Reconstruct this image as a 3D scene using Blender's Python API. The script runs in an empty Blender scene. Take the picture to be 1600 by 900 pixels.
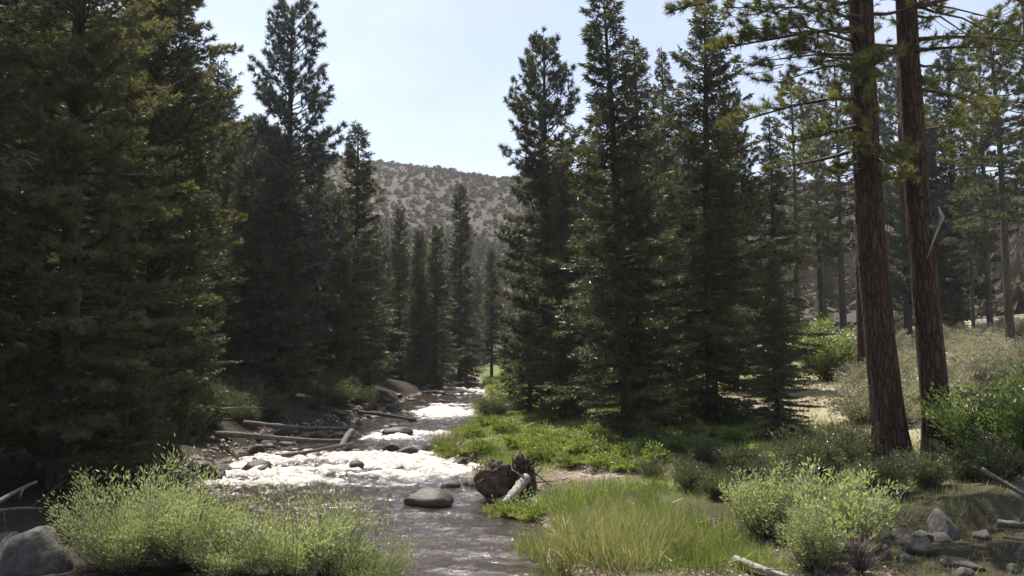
import bpy, math, random
import numpy as np
from mathutils import Vector
R = math.radians
S = bpy.context.scene
COL = S.collection
random.seed(7)

HAZE = .00028
# ------------------------------------------------------------------ camera
F = 1333.0                      # focal length in photo pixels (photo is 1600 wide)
PITCH = math.atan(110 / F)
CAMZ = 3.0
cd = bpy.data.cameras.new('camera'); cam = bpy.data.objects.new('camera', cd); COL.objects.link(cam)
cd.sensor_width = 36; cd.lens = 36 * F / 1600; cd.clip_start = 0.1; cd.clip_end = 3000
cam.location = (0, 0, CAMZ); cam.rotation_euler = (R(90) + PITCH, 0, 0)
S.camera = cam
# ------------------------------------------------------------------ light
SUN_EL, SUN_AZ = 64.0, -22.0     # azimuth in degrees clockwise from straight ahead (+Y)
W = bpy.data.worlds.new('World'); S.world = W; W.use_nodes = True
nt = W.node_tree; bg = nt.nodes['Background']; bg.inputs['Strength'].default_value = 0.095
sky = nt.nodes.new('ShaderNodeTexSky'); sky.sky_type = 'NISHITA'; sky.sun_disc = False
sky.sun_elevation = R(SUN_EL); sky.sun_rotation = R(SUN_AZ); sky.altitude = 1800
sky.air_density = 1.0; sky.dust_density = 8.0; sky.ozone_density = 0.5
wc = nt.nodes.new('ShaderNodeTexCoord'); wm = nt.nodes.new('ShaderNodeMapping'); wm.inputs['Scale'].default_value = (1, 1, 2.2); wm.inputs['Rotation'].default_value = (.3, .8, .2)
wn = nt.nodes.new('ShaderNodeTexNoise'); wn.inputs['Scale'].default_value = 2.2; wn.inputs['Detail'].default_value = 7; wn.inputs['Roughness'].default_value = .6
wr = nt.nodes.new('ShaderNodeMapRange'); wr.inputs[1].default_value = .35; wr.inputs[2].default_value = .75; wr.inputs[3].default_value = .04; wr.inputs[4].default_value = .5
wx = nt.nodes.new('ShaderNodeMix'); wx.data_type = 'RGBA'; wx.inputs[7].default_value = (6.6, 7.0, 7.4, 1)   # thin high cirrus
nt.links.new(wc.outputs['Generated'], wm.inputs[0]); nt.links.new(wm.outputs[0], wn.inputs[0]); nt.links.new(wn.outputs[0], wr.inputs[0])
nt.links.new(wr.outputs[0], wx.inputs[0]); nt.links.new(sky.outputs[0], wx.inputs[6]); nt.links.new(wx.outputs[2], bg.inputs[0])
sd = bpy.data.lights.new('sun', 'SUN'); sun = bpy.data.objects.new('sun', sd); COL.objects.link(sun)
sd.energy = 4.8; sd.angle = R(0.5); sd.color = (1, 0.94, 0.85)
sdir = Vector((math.sin(R(SUN_AZ)) * math.cos(R(SUN_EL)), math.cos(R(SUN_AZ)) * math.cos(R(SUN_EL)), math.sin(R(SUN_EL))))
sun.rotation_euler = sdir.to_track_quat('Z', 'Y').to_euler()
S.view_settings.view_transform = 'Standard'; S.view_settings.look = 'None'
S.view_settings.exposure = 1.0; S.view_settings.gamma = 1; S.view_settings.use_curve_mapping = False
S.cycles.max_bounces = 6; S.cycles.diffuse_bounces = 3; S.cycles.glossy_bounces = 2
S.cycles.transparent_max_bounces = 8; S.cycles.transmission_bounces = 4

# ------------------------------------------------------------------ noise + terrain
def _h(ix, iy, iz, seed):
    n = (ix * 374761393 + iy * 668265263 + iz * 2147483647 + seed * 1274126177) & 0xffffffff
    n = ((n ^ (n >> 13)) * 1274126177) & 0xffffffff
    return ((n ^ (n >> 16)) & 0xffff) / 65535.0
def vnoise(x, y, z=0.0, seed=0):
    x, y, z = np.broadcast_arrays(np.asarray(x, float), np.asarray(y, float), np.asarray(z, float))
    ix, iy, iz = (np.floor(v).astype(np.int64) for v in (x, y, z))
    fx, fy, fz = x - ix, y - iy, z - iz
    fx, fy, fz = (f * f * (3 - 2 * f) for f in (fx, fy, fz))
    r = 0
    for a in (0, 1):
        for b in (0, 1):
            for c in (0, 1):
                r = r + _h(ix + a, iy + b, iz + c, seed) * (fx if a else 1 - fx) * (fy if b else 1 - fy) * (fz if c else 1 - fz)
    return r * 2 - 1
def fbm(x, y, z=0.0, o=4, seed=0):
    r = 0; a = 1; s = 0
    for k in range(o):
        r = r + a * vnoise(np.asarray(x) * 2**k, np.asarray(y) * 2**k, np.asarray(z) * 2**k, seed + k); s += a; a *= .5
    return r / s
def sstep(a, b, x):
    t = np.clip((np.asarray(x, float) - a) / (b - a), 0, 1); return t * t * (3 - 2 * t)

YK = [-40, 0, 8, 10, 12, 14, 16, 18, 20, 22, 24, 26, 30, 36, 50, 70, 100, 140, 200]
LK = [-3, -1.5, -.7, -.9, -3.2, -5.0, -5.8, -6.4, -6.9, -7.2, -7.3, -7.0, -5.8, -5.6, -5.3, -5.6, -8.0, -7, -7]
RK = [3, 2, 1.1, .9, .7, .6, .45, -.1, -.9, -1.5, -1.8, -1.6, -1.0, -1.0, -1.7, -2.6, -5.8, -5, -5]
EX = [1.4, 2.8, 4.4, 6.5, 10, 16]; EY = [17.2, 15.6, 13.6, 13.6, 14.6, 15.2]
def wz(y): return np.interp(y, [-40, 13, 18, 23, 30, 45, 70, 140], [-.05, 0, .2, .42, .62, .95, 1.2, 1.5])
def edgeL(y): return np.interp(y, YK, LK) + .25 * vnoise(np.asarray(y) * .8, 3.3)
def edgeR(y): return np.interp(y, YK, RK) + .25 * vnoise(np.asarray(y) * .9, 9.1)
def ridge(x):
    r = np.interp(x, [-600, -250, -81, 0, 90, 250, 600], [122, 112, 106, 99, 90, 78, 68])
    return r + 3.0 * fbm(x / 60, 0.5, o=3, seed=4)
def gh(x, y, fine=True):
    x = np.asarray(x, float); y = np.asarray(y, float)
    l, r, w = edgeL(y), edgeR(y), wz(y)
    sR, sL = x - r, l - x
    mid = np.clip(np.minimum(-sR, -sL), 0, 1.6) / 1.6
    bed = w - .02 - .38 * mid ** .7
    right = w + .22 + .075 * np.clip(sR, 0, 60) + .045 * np.clip(x - 12, 0, 60)
    right = right * 1.0 + (w - w)
    yb = np.interp(x, EX, EY)
    low = sstep(1.2, 2.4, x) * sstep(0, .45, yb - y) * (y > -20)
    right = right * (1 - low) + (w + .16 + .02 * np.clip(x, 0, 20)) * low
    left = w + .28 + .35 * sstep(0, 2.5, sL) + .045 * np.clip(sL, 0, 60)
    z = np.where(sR > 0, right, np.where(sL > 0, left, bed))
    s = np.maximum(sR, sL)
    k = sstep(0, .5, s)
    z = np.where(s > 0, (w - .02) * (1 - k) + z * k, z)
    hl = sstep(110, 470, y + .12 * np.abs(x))
    z = z + (ridge(x) - 8) * hl ** .85 * (1 + .17 * fbm(x / 60, y / 110, o=5, seed=9) * (1 - sstep(300, 400, y))) * (1 - .15 * sstep(480, 900, y))
    z = z + sstep(60, 140, y) * 1.0 * fbm(x / 25, y / 25, o=3, seed=5)
    if fine:
        z = z + .13 * k * fbm(x * .55, y * .55, o=3, seed=1) + .05 * fbm(x * 2.3, y * 2.3, o=3, seed=2) * (.4 + .6 * k)
    return z
def G(x, y): return float(gh(x, y))
def ray(px, py):
    u = (px - 800) / F; v = (450 - py) / F; c, s = math.cos(PITCH), math.sin(PITCH)
    dy = c - v * s
    return u / dy, (s + v * c) / dy
def spot(px, d):                 # a point on the ground d metres ahead, in photo column px
    x = (px - 800) / F * d
    for _ in range(4):
        z = G(x, d); k = (z - CAMZ) / d; c, s = math.cos(PITCH), math.sin(PITCH)
        v = (k * c - s) / (c + k * s); x = (px - 800) / F * d / (c - v * s)
    return Vector((x, d, G(x, d)))
def at(px, py, d):
    a, b = ray(px, py); return Vector((a * d, d, CAMZ + b * d))
def rise(px, py, d): return at(px, py, d).z - spot(px, d).z

# ------------------------------------------------------------------ materials
def new_mat(name):
    m = bpy.data.materials.new(name); m.use_nodes = True; n = m.node_tree.nodes; n.clear()
    return m, n, m.node_tree.links
def N(n, t, **kw):
    o = n.new(t)
    for k, v in kw.items():
        if k in o.inputs: o.inputs[k].default_value = v
        else: setattr(o, k, v)
    return o
def ramp(n, l, src, stops):
    r = n.new('ShaderNodeValToRGB'); e = r.color_ramp.elements
    while len(e) < len(stops): e.new(.5)
    for i, (p, c) in enumerate(stops): e[i].position = p; e[i].color = (*c, 1)
    l.new(src, r.inputs[0]); return r.outputs[0]
def mixc(n, l, fac, a, b, mode='MIX'):
    m = n.new('ShaderNodeMix'); m.data_type = 'RGBA'; m.blend_type = mode
    for s, v in ((m.inputs[0], fac), (m.inputs[6], a), (m.inputs[7], b)):
        if isinstance(v, (int, float)): s.default_value = v
        elif isinstance(v, tuple): s.default_value = (*v, 1)
        else: l.new(v, s)
    return m.outputs[2]
def foliage(name, dark, light, trans=.35, scale=1.2, gloss=.05, warm=None):
    m, n, l = new_mat(name)
    tc = N(n, 'ShaderNodeTexCoord'); ns = N(n, 'ShaderNodeTexNoise', Scale=scale, Detail=2.0)
    l.new(tc.outputs['Object'], ns.inputs['Vector'])
    geo = N(n, 'ShaderNodeNewGeometry'); oi = N(n, 'ShaderNodeObjectInfo')
    a = n.new('ShaderNodeMath'); a.operation = 'MULTIPLY_ADD'; l.new(geo.outputs['Random Per Island'], a.inputs[0]); a.inputs[1].default_value = .45
    b = n.new('ShaderNodeMath'); b.operation = 'MULTIPLY_ADD'; l.new(ns.outputs[0], b.inputs[0]); b.inputs[1].default_value = 1.1; b.inputs[2].default_value = -.35
    l.new(b.outputs[0], a.inputs[2])
    c = ramp(n, l, a.outputs[0], [(0.05, dark), (0.95, light)] if not warm else [(0.05, dark), (.75, light), (1, warm)])
    hv = N(n, 'ShaderNodeHueSaturation'); mr = N(n, 'ShaderNodeMapRange'); mr.inputs[3].default_value = .8; mr.inputs[4].default_value = 1.2
    l.new(oi.outputs['Random'], mr.inputs[0]); l.new(mr.outputs[0], hv.inputs['Value']); l.new(c, hv.inputs['Color'])
    d = N(n, 'ShaderNodeBsdfDiffuse'); t = N(n, 'ShaderNodeBsdfTranslucent'); g = N(n, 'ShaderNodeBsdfGlossy', Roughness=.45)
    l.new(hv.outputs[0], d.inputs[0])
    tcx = mixc(n, l, 1.0, hv.outputs[0], (1.15, 1.15, .62), 'MULTIPLY'); l.new(tcx, t.inputs[0])
    ms = N(n, 'ShaderNodeMixShader', Fac=trans); l.new(d.outputs[0], ms.inputs[1]); l.new(t.outputs[0], ms.inputs[2])
    m2 = N(n, 'ShaderNodeMixShader', Fac=gloss); l.new(ms.outputs[0], m2.inputs[1]); l.new(g.outputs[0], m2.inputs[2])
    o = N(n, 'ShaderNodeOutputMaterial'); l.new(m2.outputs[0], o.inputs[0]); return m
def solid(name, cols, scale=4, rough=.85, bump=.3, stretch=(1, 1, 1), detail=6, coord='Object', spec=.3):
    m, n, l = new_mat(name)
    tc = N(n, 'ShaderNodeTexCoord'); mp = N(n, 'ShaderNodeMapping'); mp.inputs['Scale'].default_value = stretch
    l.new(tc.outputs[coord], mp.inputs[0])
    ns = N(n, 'ShaderNodeTexNoise', Scale=scale, Detail=detail, Roughness=.65); l.new(mp.outputs[0], ns.inputs['Vector'])
    k = len(cols); c = ramp(n, l, ns.outputs[0], [(.3 + .4 * i / max(1, k - 1), q) for i, q in enumerate(cols)])
    p = N(n, 'ShaderNodeBsdfPrincipled', Roughness=rough); p.inputs['Specular IOR Level'].default_value = spec
    l.new(c, p.inputs['Base Color'])
    b = N(n, 'ShaderNodeBump', Strength=bump, Distance=.05); l.new(ns.outputs[0], b.inputs['Height']); l.new(b.outputs[0], p.inputs['Normal'])
    o = N(n, 'ShaderNodeOutputMaterial'); l.new(p.outputs[0], o.inputs[0]); return m

M = {}
M['fir'] = foliage('fir_needles', (.036, .041, .024), (.14, .143, .076), .42, 1.3)
M['pine'] = foliage('pine_needles', (.036, .043, .027), (.135, .145, .078), .42, 1.0)
M['jeffrey'] = foliage('jeffrey_needles', (.07, .08, .022), (.24, .24, .07), .5, .8)
M['bluepine'] = foliage('blue_pine_needles', (.034, .048, .044), (.10, .125, .105), .3, 1.0)
M['young'] = foliage('young_needles', (.05, .056, .028), (.20, .20, .095), .52, 1.2)
M['willow'] = foliage('willow_leaves', (.22, .26, .14), (.36, .40, .23), .48, 1.5, .04)
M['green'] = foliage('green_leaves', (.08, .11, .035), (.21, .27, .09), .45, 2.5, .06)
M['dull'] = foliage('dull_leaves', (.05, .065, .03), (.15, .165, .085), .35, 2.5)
M['sage'] = foliage('sage_leaves', (.20, .19, .15), (.40, .38, .31), .3, 2.0, .03)
M['grass'] = foliage('grass_blades', (.09, .13, .03), (.26, .31, .085), .48, .7, .06, warm=(.40, .36, .17))
M['reed'] = foliage('reed_blades', (.11, .12, .05), (.30, .30, .15), .48, 3.5, .05, warm=(.50, .43, .28))
M['dry'] = foliage('dry_grass', (.15, .14, .075), (.34, .30, .18), .3, .8, .03)
M['bark'] = solid('conifer_bark', [(.022, .017, .013), (.06, .047, .036), (.10, .08, .065)], 3, stretch=(4, 4, .6), bump=.8)
M['redbark'] = solid('pine_plate_bark', [(.008, .006, .005), (.040, .022, .017), (.11, .058, .042)], 3.0, stretch=(4, 4, .7), bump=1.0)
def plate_bark():
    m, n, l = new_mat('pine_plates'); tc = N(n, 'ShaderNodeTexCoord')
    w = N(n, 'ShaderNodeTexNoise', Scale=3.0, Detail=4.0); l.new(tc.outputs['Object'], w.inputs['Vector'])
    ma = n.new('ShaderNodeVectorMath'); ma.operation = 'MULTIPLY_ADD'; l.new(w.outputs['Color'], ma.inputs[0]); ma.inputs[1].default_value = (.16, .16, .3); l.new(tc.outputs['Object'], ma.inputs[2])
    mp = N(n, 'ShaderNodeMapping'); mp.inputs['Scale'].default_value = (12, 12, 2.2); l.new(ma.outputs[0], mp.inputs[0])
    v = N(n, 'ShaderNodeTexVoronoi', Scale=1.0); v.feature = 'DISTANCE_TO_EDGE'; l.new(mp.outputs[0], v.inputs['Vector'])
    vc = N(n, 'ShaderNodeTexVoronoi', Scale=1.0); l.new(mp.outputs[0], vc.inputs['Vector'])
    f = N(n, 'ShaderNodeTexNoise', Scale=22.0, Detail=5.0); l.new(tc.outputs['Object'], f.inputs['Vector'])
    base = mixc(n, l, .5, ramp(n, l, vc.outputs['Color'], [(.1, (.035, .02, .015)), (.6, (.065, .037, .027)), (.95, (.10, .06, .045))]), ramp(n, l, f.outputs[0], [(.3, (.03, .018, .014)), (.7, (.12, .068, .05))]))
    k = ramp(n, l, v.outputs['Distance'], [(0, (0, 0, 0)), (.16, (1, 1, 1))])
    c = mixc(n, l, k, (.026, .017, .013), base)
    p = N(n, 'ShaderNodeBsdfPrincipled', Roughness=.9); p.inputs['Specular IOR Level'].default_value = .2; l.new(c, p.inputs['Base Color'])
    ad = n.new('ShaderNodeMath'); ad.operation = 'MULTIPLY_ADD'; l.new(f.outputs[0], ad.inputs[0]); ad.inputs[1].default_value = .4; l.new(k, ad.inputs[2])
    b = N(n, 'ShaderNodeBump', Strength=1.0, Distance=.03); l.new(ad.outputs[0], b.inputs['Height']); l.new(b.outputs[0], p.inputs['Normal'])
    o = N(n, 'ShaderNodeOutputMaterial'); l.new(p.outputs[0], o.inputs[0]); return m
M['redbark'] = plate_bark()
M['deadwood'] = solid('weathered_wood', [(.14, .125, .11), (.27, .25, .22), (.40, .375, .34)], 3, stretch=(6, 6, 1), bump=.5)
M['driftwood'] = solid('driftwood_grey', [(.05, .043, .037), (.11, .097, .083), (.19, .17, .15)], 3, stretch=(1, 6, 6), bump=.5)
M['root'] = solid('root_earth', [(.03, .019, .013), (.08, .055, .04), (.15, .11, .08)], 7, bump=1)
M['twig'] = solid('red_twig', [(.05, .035, .028), (.12, .09, .075), (.2, .17, .15)], 5, bump=.2)
M['rock'] = solid('granite_rock', [(.03, .027, .024), (.07, .064, .057), (.125, .115, .107)], 5, bump=.5)
M['wetrock'] = solid('wet_rock', [(.022, .016, .011), (.045, .034, .026), (.09, .072, .056)], 5, rough=.6, bump=.4, spec=.35)
M['gravel'] = solid('gravel_stone', [(.16, .125, .10), (.30, .25, .21), (.42, .37, .33)], 9, bump=.2)
M['hilltree'] = foliage('hill_conifer', (.048, .040, .029), (.088, .068, .050), .1, .03, .0)

# ------------------------------------------------------------------ mesh helpers
def mesh(name, V, faces, mat, smooth=False, attrs=None, mats=None):
    """faces: list of int arrays (n,k)"""
    V = np.asarray(V, np.float32); me = bpy.data.meshes.new(name)
    faces = [np.asarray(f, np.int32) for f in faces if len(f)]
    me.vertices.add(len(V)); me.vertices.foreach_set('co', V.ravel())
    loops = np.concatenate([f.ravel() for f in faces]); tot = np.concatenate([np.full(len(f), f.shape[1], np.int32) for f in faces])
    st = np.concatenate([[0], np.cumsum(tot)[:-1]]).astype(np.int32)
    me.loops.add(len(loops)); me.loops.foreach_set('vertex_index', loops)
    me.polygons.add(len(tot)); me.polygons.foreach_set('loop_start', st); me.polygons.foreach_set('loop_total', tot)
    if smooth: me.polygons.foreach_set('use_smooth', np.ones(len(tot), bool))
    for k, v in (attrs or {}).items():
        a = me.attributes.new(k, 'FLOAT', 'POINT'); a.data.foreach_set('value', np.asarray(v, np.float32))
    me.materials.append(mat); me.update(calc_edges=True); return me
def nrm(v): return v / np.maximum(np.linalg.norm(v, axis=-1, keepdims=True), 1e-9)
class Blades:
    def __init__(s, rng): s.P, s.D, s.L, s.w, s.rng = [], [], [], [], rng
    def add(s, P, D, L, w):
        n = len(P); s.P.append(P); s.D.append(nrm(D)); s.L.append(np.broadcast_to(L, (n,))); s.w.append(np.broadcast_to(w, (n,)))
    def mesh(s, name, mat, diamond=False):
        P = np.concatenate(s.P); D = np.concatenate(s.D); L = np.concatenate(s.L)[:, None]; w = np.concatenate(s.w)[:, None]
        X = nrm(np.cross(D, s.rng.normal(size=P.shape))); n = len(P); i = np.arange(n)[:, None]
        if diamond:
            V = np.stack([P, P + D * L * .45 + X * w / 2, P + D * L, P + D * L * .45 - X * w / 2], 1).reshape(-1, 3)
            return mesh(name, V, [i * 4 + np.arange(4)], mat)
        V = np.stack([P - X * w / 2, P + X * w / 2, P + D * L], 1).reshape(-1, 3)
        return mesh(name, V, [i * 3 + np.arange(3)], mat)
class Tubes:
    def __init__(s): s.V, s.F, s.n = [], [], 0
    def add(s, pts, rad, k=6, wob=None):
        pts = np.asarray(pts, float); rad = np.asarray(rad, float); m = len(pts)
        T = nrm(np.gradient(pts, axis=0)); ref = np.array([0, 0, 1.]) if abs(T[0][2]) < .8 else np.array([1., 0, 0])
        X = nrm(np.cross(T, ref)); Y = np.cross(T, X); a = np.arange(k) / k * 2 * math.pi
        rr = rad[:, None] * np.ones(k)[None]
        if wob is not None: rr = rr * wob(np.arange(m)[:, None], a[None])
        V = pts[:, None] + rr[..., None] * (np.cos(a)[None, :, None] * X[:, None] + np.sin(a)[None, :, None] * Y[:, None])
        s.V.append(V.reshape(-1, 3)); i = np.arange(m - 1)[:, None] * k; j = np.arange(k)[None]; j2 = (j + 1) % k
        s.F.append((np.stack([i + j, i + j2, i + k + j2, i + k + j], -1).reshape(-1, 4)) + s.n)
        s.V.append(pts[[0, -1]]); b = s.n + m * k
        jj = np.arange(k)
        c0 = np.stack([np.full(k, b), s.n + (jj + 1) % k, s.n + jj, s.n + jj], -1)
        c1 = np.stack([np.full(k, b + 1), s.n + (m - 1) * k + jj, s.n + (m - 1) * k + (jj + 1) % k], -1)
        s.T = getattr(s, 'T', []); s.T.append(c0[:, :3]); s.T.append(c1); s.n += m * k + 2
    def mesh(s, name, mat, smooth=True): return mesh(name, np.concatenate(s.V), [np.concatenate(s.F), np.concatenate(s.T)], mat, smooth)

def ob(name, me, parent=None, loc=None, **props):
    o = bpy.data.objects.new(name, me); COL.objects.link(o)
    if parent: o.parent = parent
    if loc is not None: o.location = loc
    for k, v in props.items(): o[k] = v
    return o
def thing(name, label, cat, loc, rz=0, sc=(1, 1, 1), group=None):
    o = bpy.data.objects.new(name, None); COL.objects.link(o); o.location = loc; o.rotation_euler = (0, 0, rz); o.scale = sc
    o.empty_display_size = .3; o['label'] = label; o['category'] = cat
    if group: o['group'] = group
    return o

# ------------------------------------------------------------------ tree builders (mesh data, shared by the copies)
def trunk_path(H, rng, lean=.0, n=12):
    t = np.linspace(0, 1, n); a = rng.uniform(0, 6.28); w = rng.uniform(.05, .12)
    x = lean * t + w * np.sin(t * 5 + a) * t; y = w * np.cos(t * 4 + a) * t
    return t, np.stack([x, y, t * H], 1)
def fir_mesh(seed, H=16, Rr=2.6, base=.03, r0=.3, dens=1.0, power=.8, gap=.15, mat='fir', whorl=5.0, bw=.036, bl=.13, blob=0.0, up=0.0):
    rng = np.random.default_rng(seed); B = Blades(rng); T = Tubes()
    t, tp = trunk_path(H, rng); T.add(np.vstack([[tp[0] - [0, 0, .5]], tp]), np.concatenate([[r0 * 1.45], r0 * np.maximum(1 - t, .03) ** .85 + .02 + .12 * r0 * np.exp(-t * 30)]), 10)
    nb = int(H * whorl * 4.2 * (1 - base) * dens ** .5)
    ga = rng.uniform(0, 6.28, 4)
    for b in range(nb):
        u = (b + rng.uniform(0, 1)) / nb; u = base + (1 - base) * u
        if u > .985: continue
        z = u * H; az = rng.uniform(0, 6.28)
        prof = (1 - u) ** power * (1 - .35 * max(0, .18 - u) / .18)
        lump = 1 + .22 * math.sin(az * 2 + u * 17 + ga[0]) + .15 * math.sin(az * 3 - u * 31 + ga[1])
        L = Rr * prof * lump * rng.uniform(.72, 1.12) + .12
        if rng.uniform() < gap * (1.6 - u): L *= rng.uniform(.25, .6)
        e = -.35 + 1.15 * u ** 1.6 + rng.normal(0, .12) + up; cv = .18 - .1 * u
        dh = np.array([math.cos(az), math.sin(az), 0]); sd_ = np.array([-math.sin(az), math.cos(az), 0])
        c0 = np.array([np.interp(z, tp[:, 2], tp[:, 0]), np.interp(z, tp[:, 2], tp[:, 1]), z])
        f = lambda q: c0 + dh * (L * q)[:, None] + np.array([0, 0, 1.]) * (L * (e * q + cv * q * q))[:, None]
        if L > .5: T.add(f(np.linspace(0, .85, 3)), [.012 + .012 * L, .008 + .006 * L, .004], 3)
        n = max(3, int(L * 10 * dens)); q = np.sort(rng.uniform(.12, 1, n)); P0 = f(q)
        for sgn in (-1, 1):
            tl = np.clip(.42 * (1.1 - q) * L ** .7 + .1, .12, .55) * rng.uniform(.7, 1.3, n)
            td = nrm(dh * .75 + sd_ * sgn * rng.uniform(.4, 1.0, n)[:, None] + np.array([0, 0, 1]) * rng.uniform(-.35, .12 + .3 * u, n)[:, None])
            k = 6 if dens >= 1 else 5; s_ = rng.uniform(.0, 1, (n, k))
            P = (P0[:, None] + td[:, None] * (tl[:, None] * s_)[..., None]).reshape(-1, 3)
            D = np.repeat(td, k, 0) + rng.normal(0, .55, (n * k, 3))
            B.add(P, D, bl * rng.uniform(.7, 1.4, n * k), bw * rng.uniform(.7, 1.2, n * k))
        B.add(f(np.full(5, .93)), dh + rng.normal(0, .5, (5, 3)), bl, bw)
    B.add(tp[-1] + np.stack([np.zeros(14), np.zeros(14), -rng.uniform(0, .9, 14)], 1), rng.normal(0, .5, (14, 3)) + [0, 0, 1], bl, bw)
    return T.mesh('trunk', M['bark']), B.mesh('crown', M[mat])
def tuft(B, c, d, rng, n=24, L=.19, w=.02, spread=.75):
    c = np.asarray(c); P = c + d * rng.uniform(-.10, .04, n)[:, None]
    B.add(P, nrm(d * .75 + rng.normal(0, spread, (n, 3)) + [0, 0, .12]), L * rng.uniform(.7, 1.15, n), w)
def pine_branch(B, T, c0, az, e, L, rng, tn=24, tl=.19, tw=.02, cv=.12, tufts=1.0, r=.03, bare=.3):
    dh = np.array([math.cos(az), math.sin(az), 0]); sd_ = np.array([-math.sin(az), math.cos(az), 0]); z_ = np.array([0, 0, 1.])
    a1 = rng.normal(0, .12) * L
    f = lambda q: c0 + dh * (L * q) + sd_ * (a1 * math.sin(q * 4)) + z_ * (L * (e * q + cv * q * q))
    T.add([f(q) for q in np.linspace(0, 1, 5)], np.linspace(r, .008, 5), 4)
    n = max(2, int(L * 5 * tufts)); 
    for i in range(n):
        q = bare + (1 - bare) * (i + rng.uniform(0, 1)) / n; sg = 1 if i % 2 else -1
        p = f(q); tl_ = (rng.uniform(.25, .65)) * (1.15 - q) * min(1.0, .35 + L * .3) * 1.3 + .08
        d = nrm(dh * rng.uniform(.4, .9) + sd_ * sg * rng.uniform(.3, .9) + z_ * rng.uniform(-.05, .55))
        T.add([p, p + d * tl_ * .5, p + d * tl_ + z_ * .04], [.010, .007, .005], 3)
        tuft(B, p + d * tl_, d, rng, tn, tl, tw)
        if rng.uniform() < .6: tuft(B, p + d * tl_ * .55 + z_ * .05, nrm(d + z_ * .5), rng, int(tn * .7), tl, tw)
    tuft(B, f(1), nrm(dh + z_ * (e + .3)), rng, tn, tl, tw)
def pine_mesh(seed, H=16, Rr=2.6, base=.25, r0=.28, nb=None, mat='pine', tn=22, tl=.2, tw=.028, up=.25, power=.55, tufts=1.0, bark='bark', stubs=0, lean=0., ring=10, low=(.55, 1.8), bare=.3):
    rng = np.random.default_rng(seed); B = Blades(rng); T = Tubes()
    t, tp = trunk_path(H, rng, lean); T.add(np.vstack([[tp[0] - [0, 0, .5]], tp]), np.concatenate([[r0 * 1.4], r0 * np.maximum(1 - t, .03) ** .7 + .02 + .12 * r0 * np.exp(-t * 30)]), ring)
    nb = nb or int(H * (1 - base) * 8)
    for b in range(nb):
        u = base + (1 - base) * (b + rng.uniform(0, 1)) / nb
        if u > .99: continue
        z = u * H; az = b * 2.4 + rng.normal(0, .5)
        v = (u - base) / (1 - base)
        L = Rr * (1 - v) ** power * min(1, low[0] + low[1] * v) * rng.uniform(.55, 1.15) + .2
        e = up - .45 * (1 - v) + .7 * v ** 2 + rng.normal(0, .15)
        c0 = np.array([np.interp(z, tp[:, 2], tp[:, 0]), np.interp(z, tp[:, 2], tp[:, 1]), z])
        pine_branch(B, T, c0, az, e, L, rng, tn, tl, tw, tufts=tufts, r=.012 + .012 * L, bare=bare)
    for i in range(10): tuft(B, tp[-1] - [0, 0, i * .09], nrm(np.array([rng.normal(0, .5), rng.normal(0, .5), 1])), rng, tn, tl * .9, tw)
    for i in range(stubs):
        z = rng.uniform(.12, base) * H; az = rng.uniform(0, 6.28); d = np.array([math.cos(az), math.sin(az), rng.uniform(-.3, .2)]); L = rng.uniform(.3, 1.3)
        c0 = np.array([np.interp(z, tp[:, 2], tp[:, 0]), np.interp(z, tp[:, 2], tp[:, 1]), z]); T.add([c0, c0 + d * L * .5, c0 + d * L + [0, 0, .1]], [.025, .015, .006], 4)
    return T.mesh('trunk', M[bark]), B.mesh('crown', M[mat])

KIND = {
 'firD': (16, fir_mesh(17, 16, 3.1, .04, .22, 1.2, .72, gap=.22, up=.12, bw=.05, bl=.16)),
 'firA': (16, fir_mesh(11, 16, 3.2, .01, .26, 1.25, .66, gap=.1, bw=.05, bl=.15)),
 'firB': (16, fir_mesh(12, 16, 2.7, .03, .25, 1.1, .75, gap=.3, bw=.05, bl=.15)),
 'firC': (16, fir_mesh(13, 16, 3.6, .04, .26, 1.1, .6, gap=.2, up=.1, bw=.052, bl=.16)),
 'narrow': (16, fir_mesh(14, 16, 2.2, .01, .2, 1.2, .62, gap=.08, bw=.055, bl=.16)),
 'narrowB': (16, fir_mesh(15, 16, 2.0, .12, .18, 1.1, .55, gap=.2, bw=.055, bl=.16)),
 'sapling': (5, fir_mesh(16, 5, 1.05, .02, .08, 1.5, .75, gap=.1, mat='young', whorl=10, bw=.03, bl=.09)),
 'lodge': (16, pine_mesh(21, 16, 2.6, .34, .17, stubs=10, tufts=1.4, tn=22, tl=.24, tw=.04)),
 'lodgeB': (16, pine_mesh(22, 16, 2.3, .42, .15, stubs=14, tufts=1.4, lean=.5, tn=22, tl=.24, tw=.04)),
 'pineA': (16, pine_mesh(23, 16, 3.4, .10, .26, nb=175, mat='bluepine', up=.45, tufts=1.25, tn=22, tl=.26, tw=.045)),
 'pineB': (16, pine_mesh(24, 16, 3.4, .06, .28, nb=200, up=.35, tufts=1.4, tn=22, tl=.26, tw=.042)),
 'bushyB': (16, pine_mesh(26, 16, 3.3, .05, .30, nb=250, mat='young', up=.3, tufts=2.1, tn=26, tl=.15, tw=.028, power=.5, low=(.38, .9), bare=.1)),
 'bushy': (16, pine_mesh(25, 16, 3.5, .02, .30, nb=250, mat='young', up=.25, tufts=2.2, tn=26, tl=.14, tw=.026, power=.6, bare=.1)),
}
def tree(kind, px, d, top, label, wide=1.0, rz=0, name=None, group=None, x=None, lean=0, crown_mat=None):
    H0, (tm, cm) = KIND[kind]; p = spot(px, d) if x is None else Vector((x, d, G(x, d)))
    h = (CAMZ + ray(px, top)[1] * d) - p.z if top is not None else H0
    s = max(h, 1) / H0
    nm = name or ('pine_tree' if kind[:4] in ('pine', 'lodg', 'bush') else 'fir_tree')
    o = thing(nm, label, 'tree', p - Vector((0, 0, .03)), rz, (s * wide, s * wide, s), group)
    o.rotation_euler[1] = lean
    ob('trunk', tm, o); ob('crown', cm, o); return o

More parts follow.
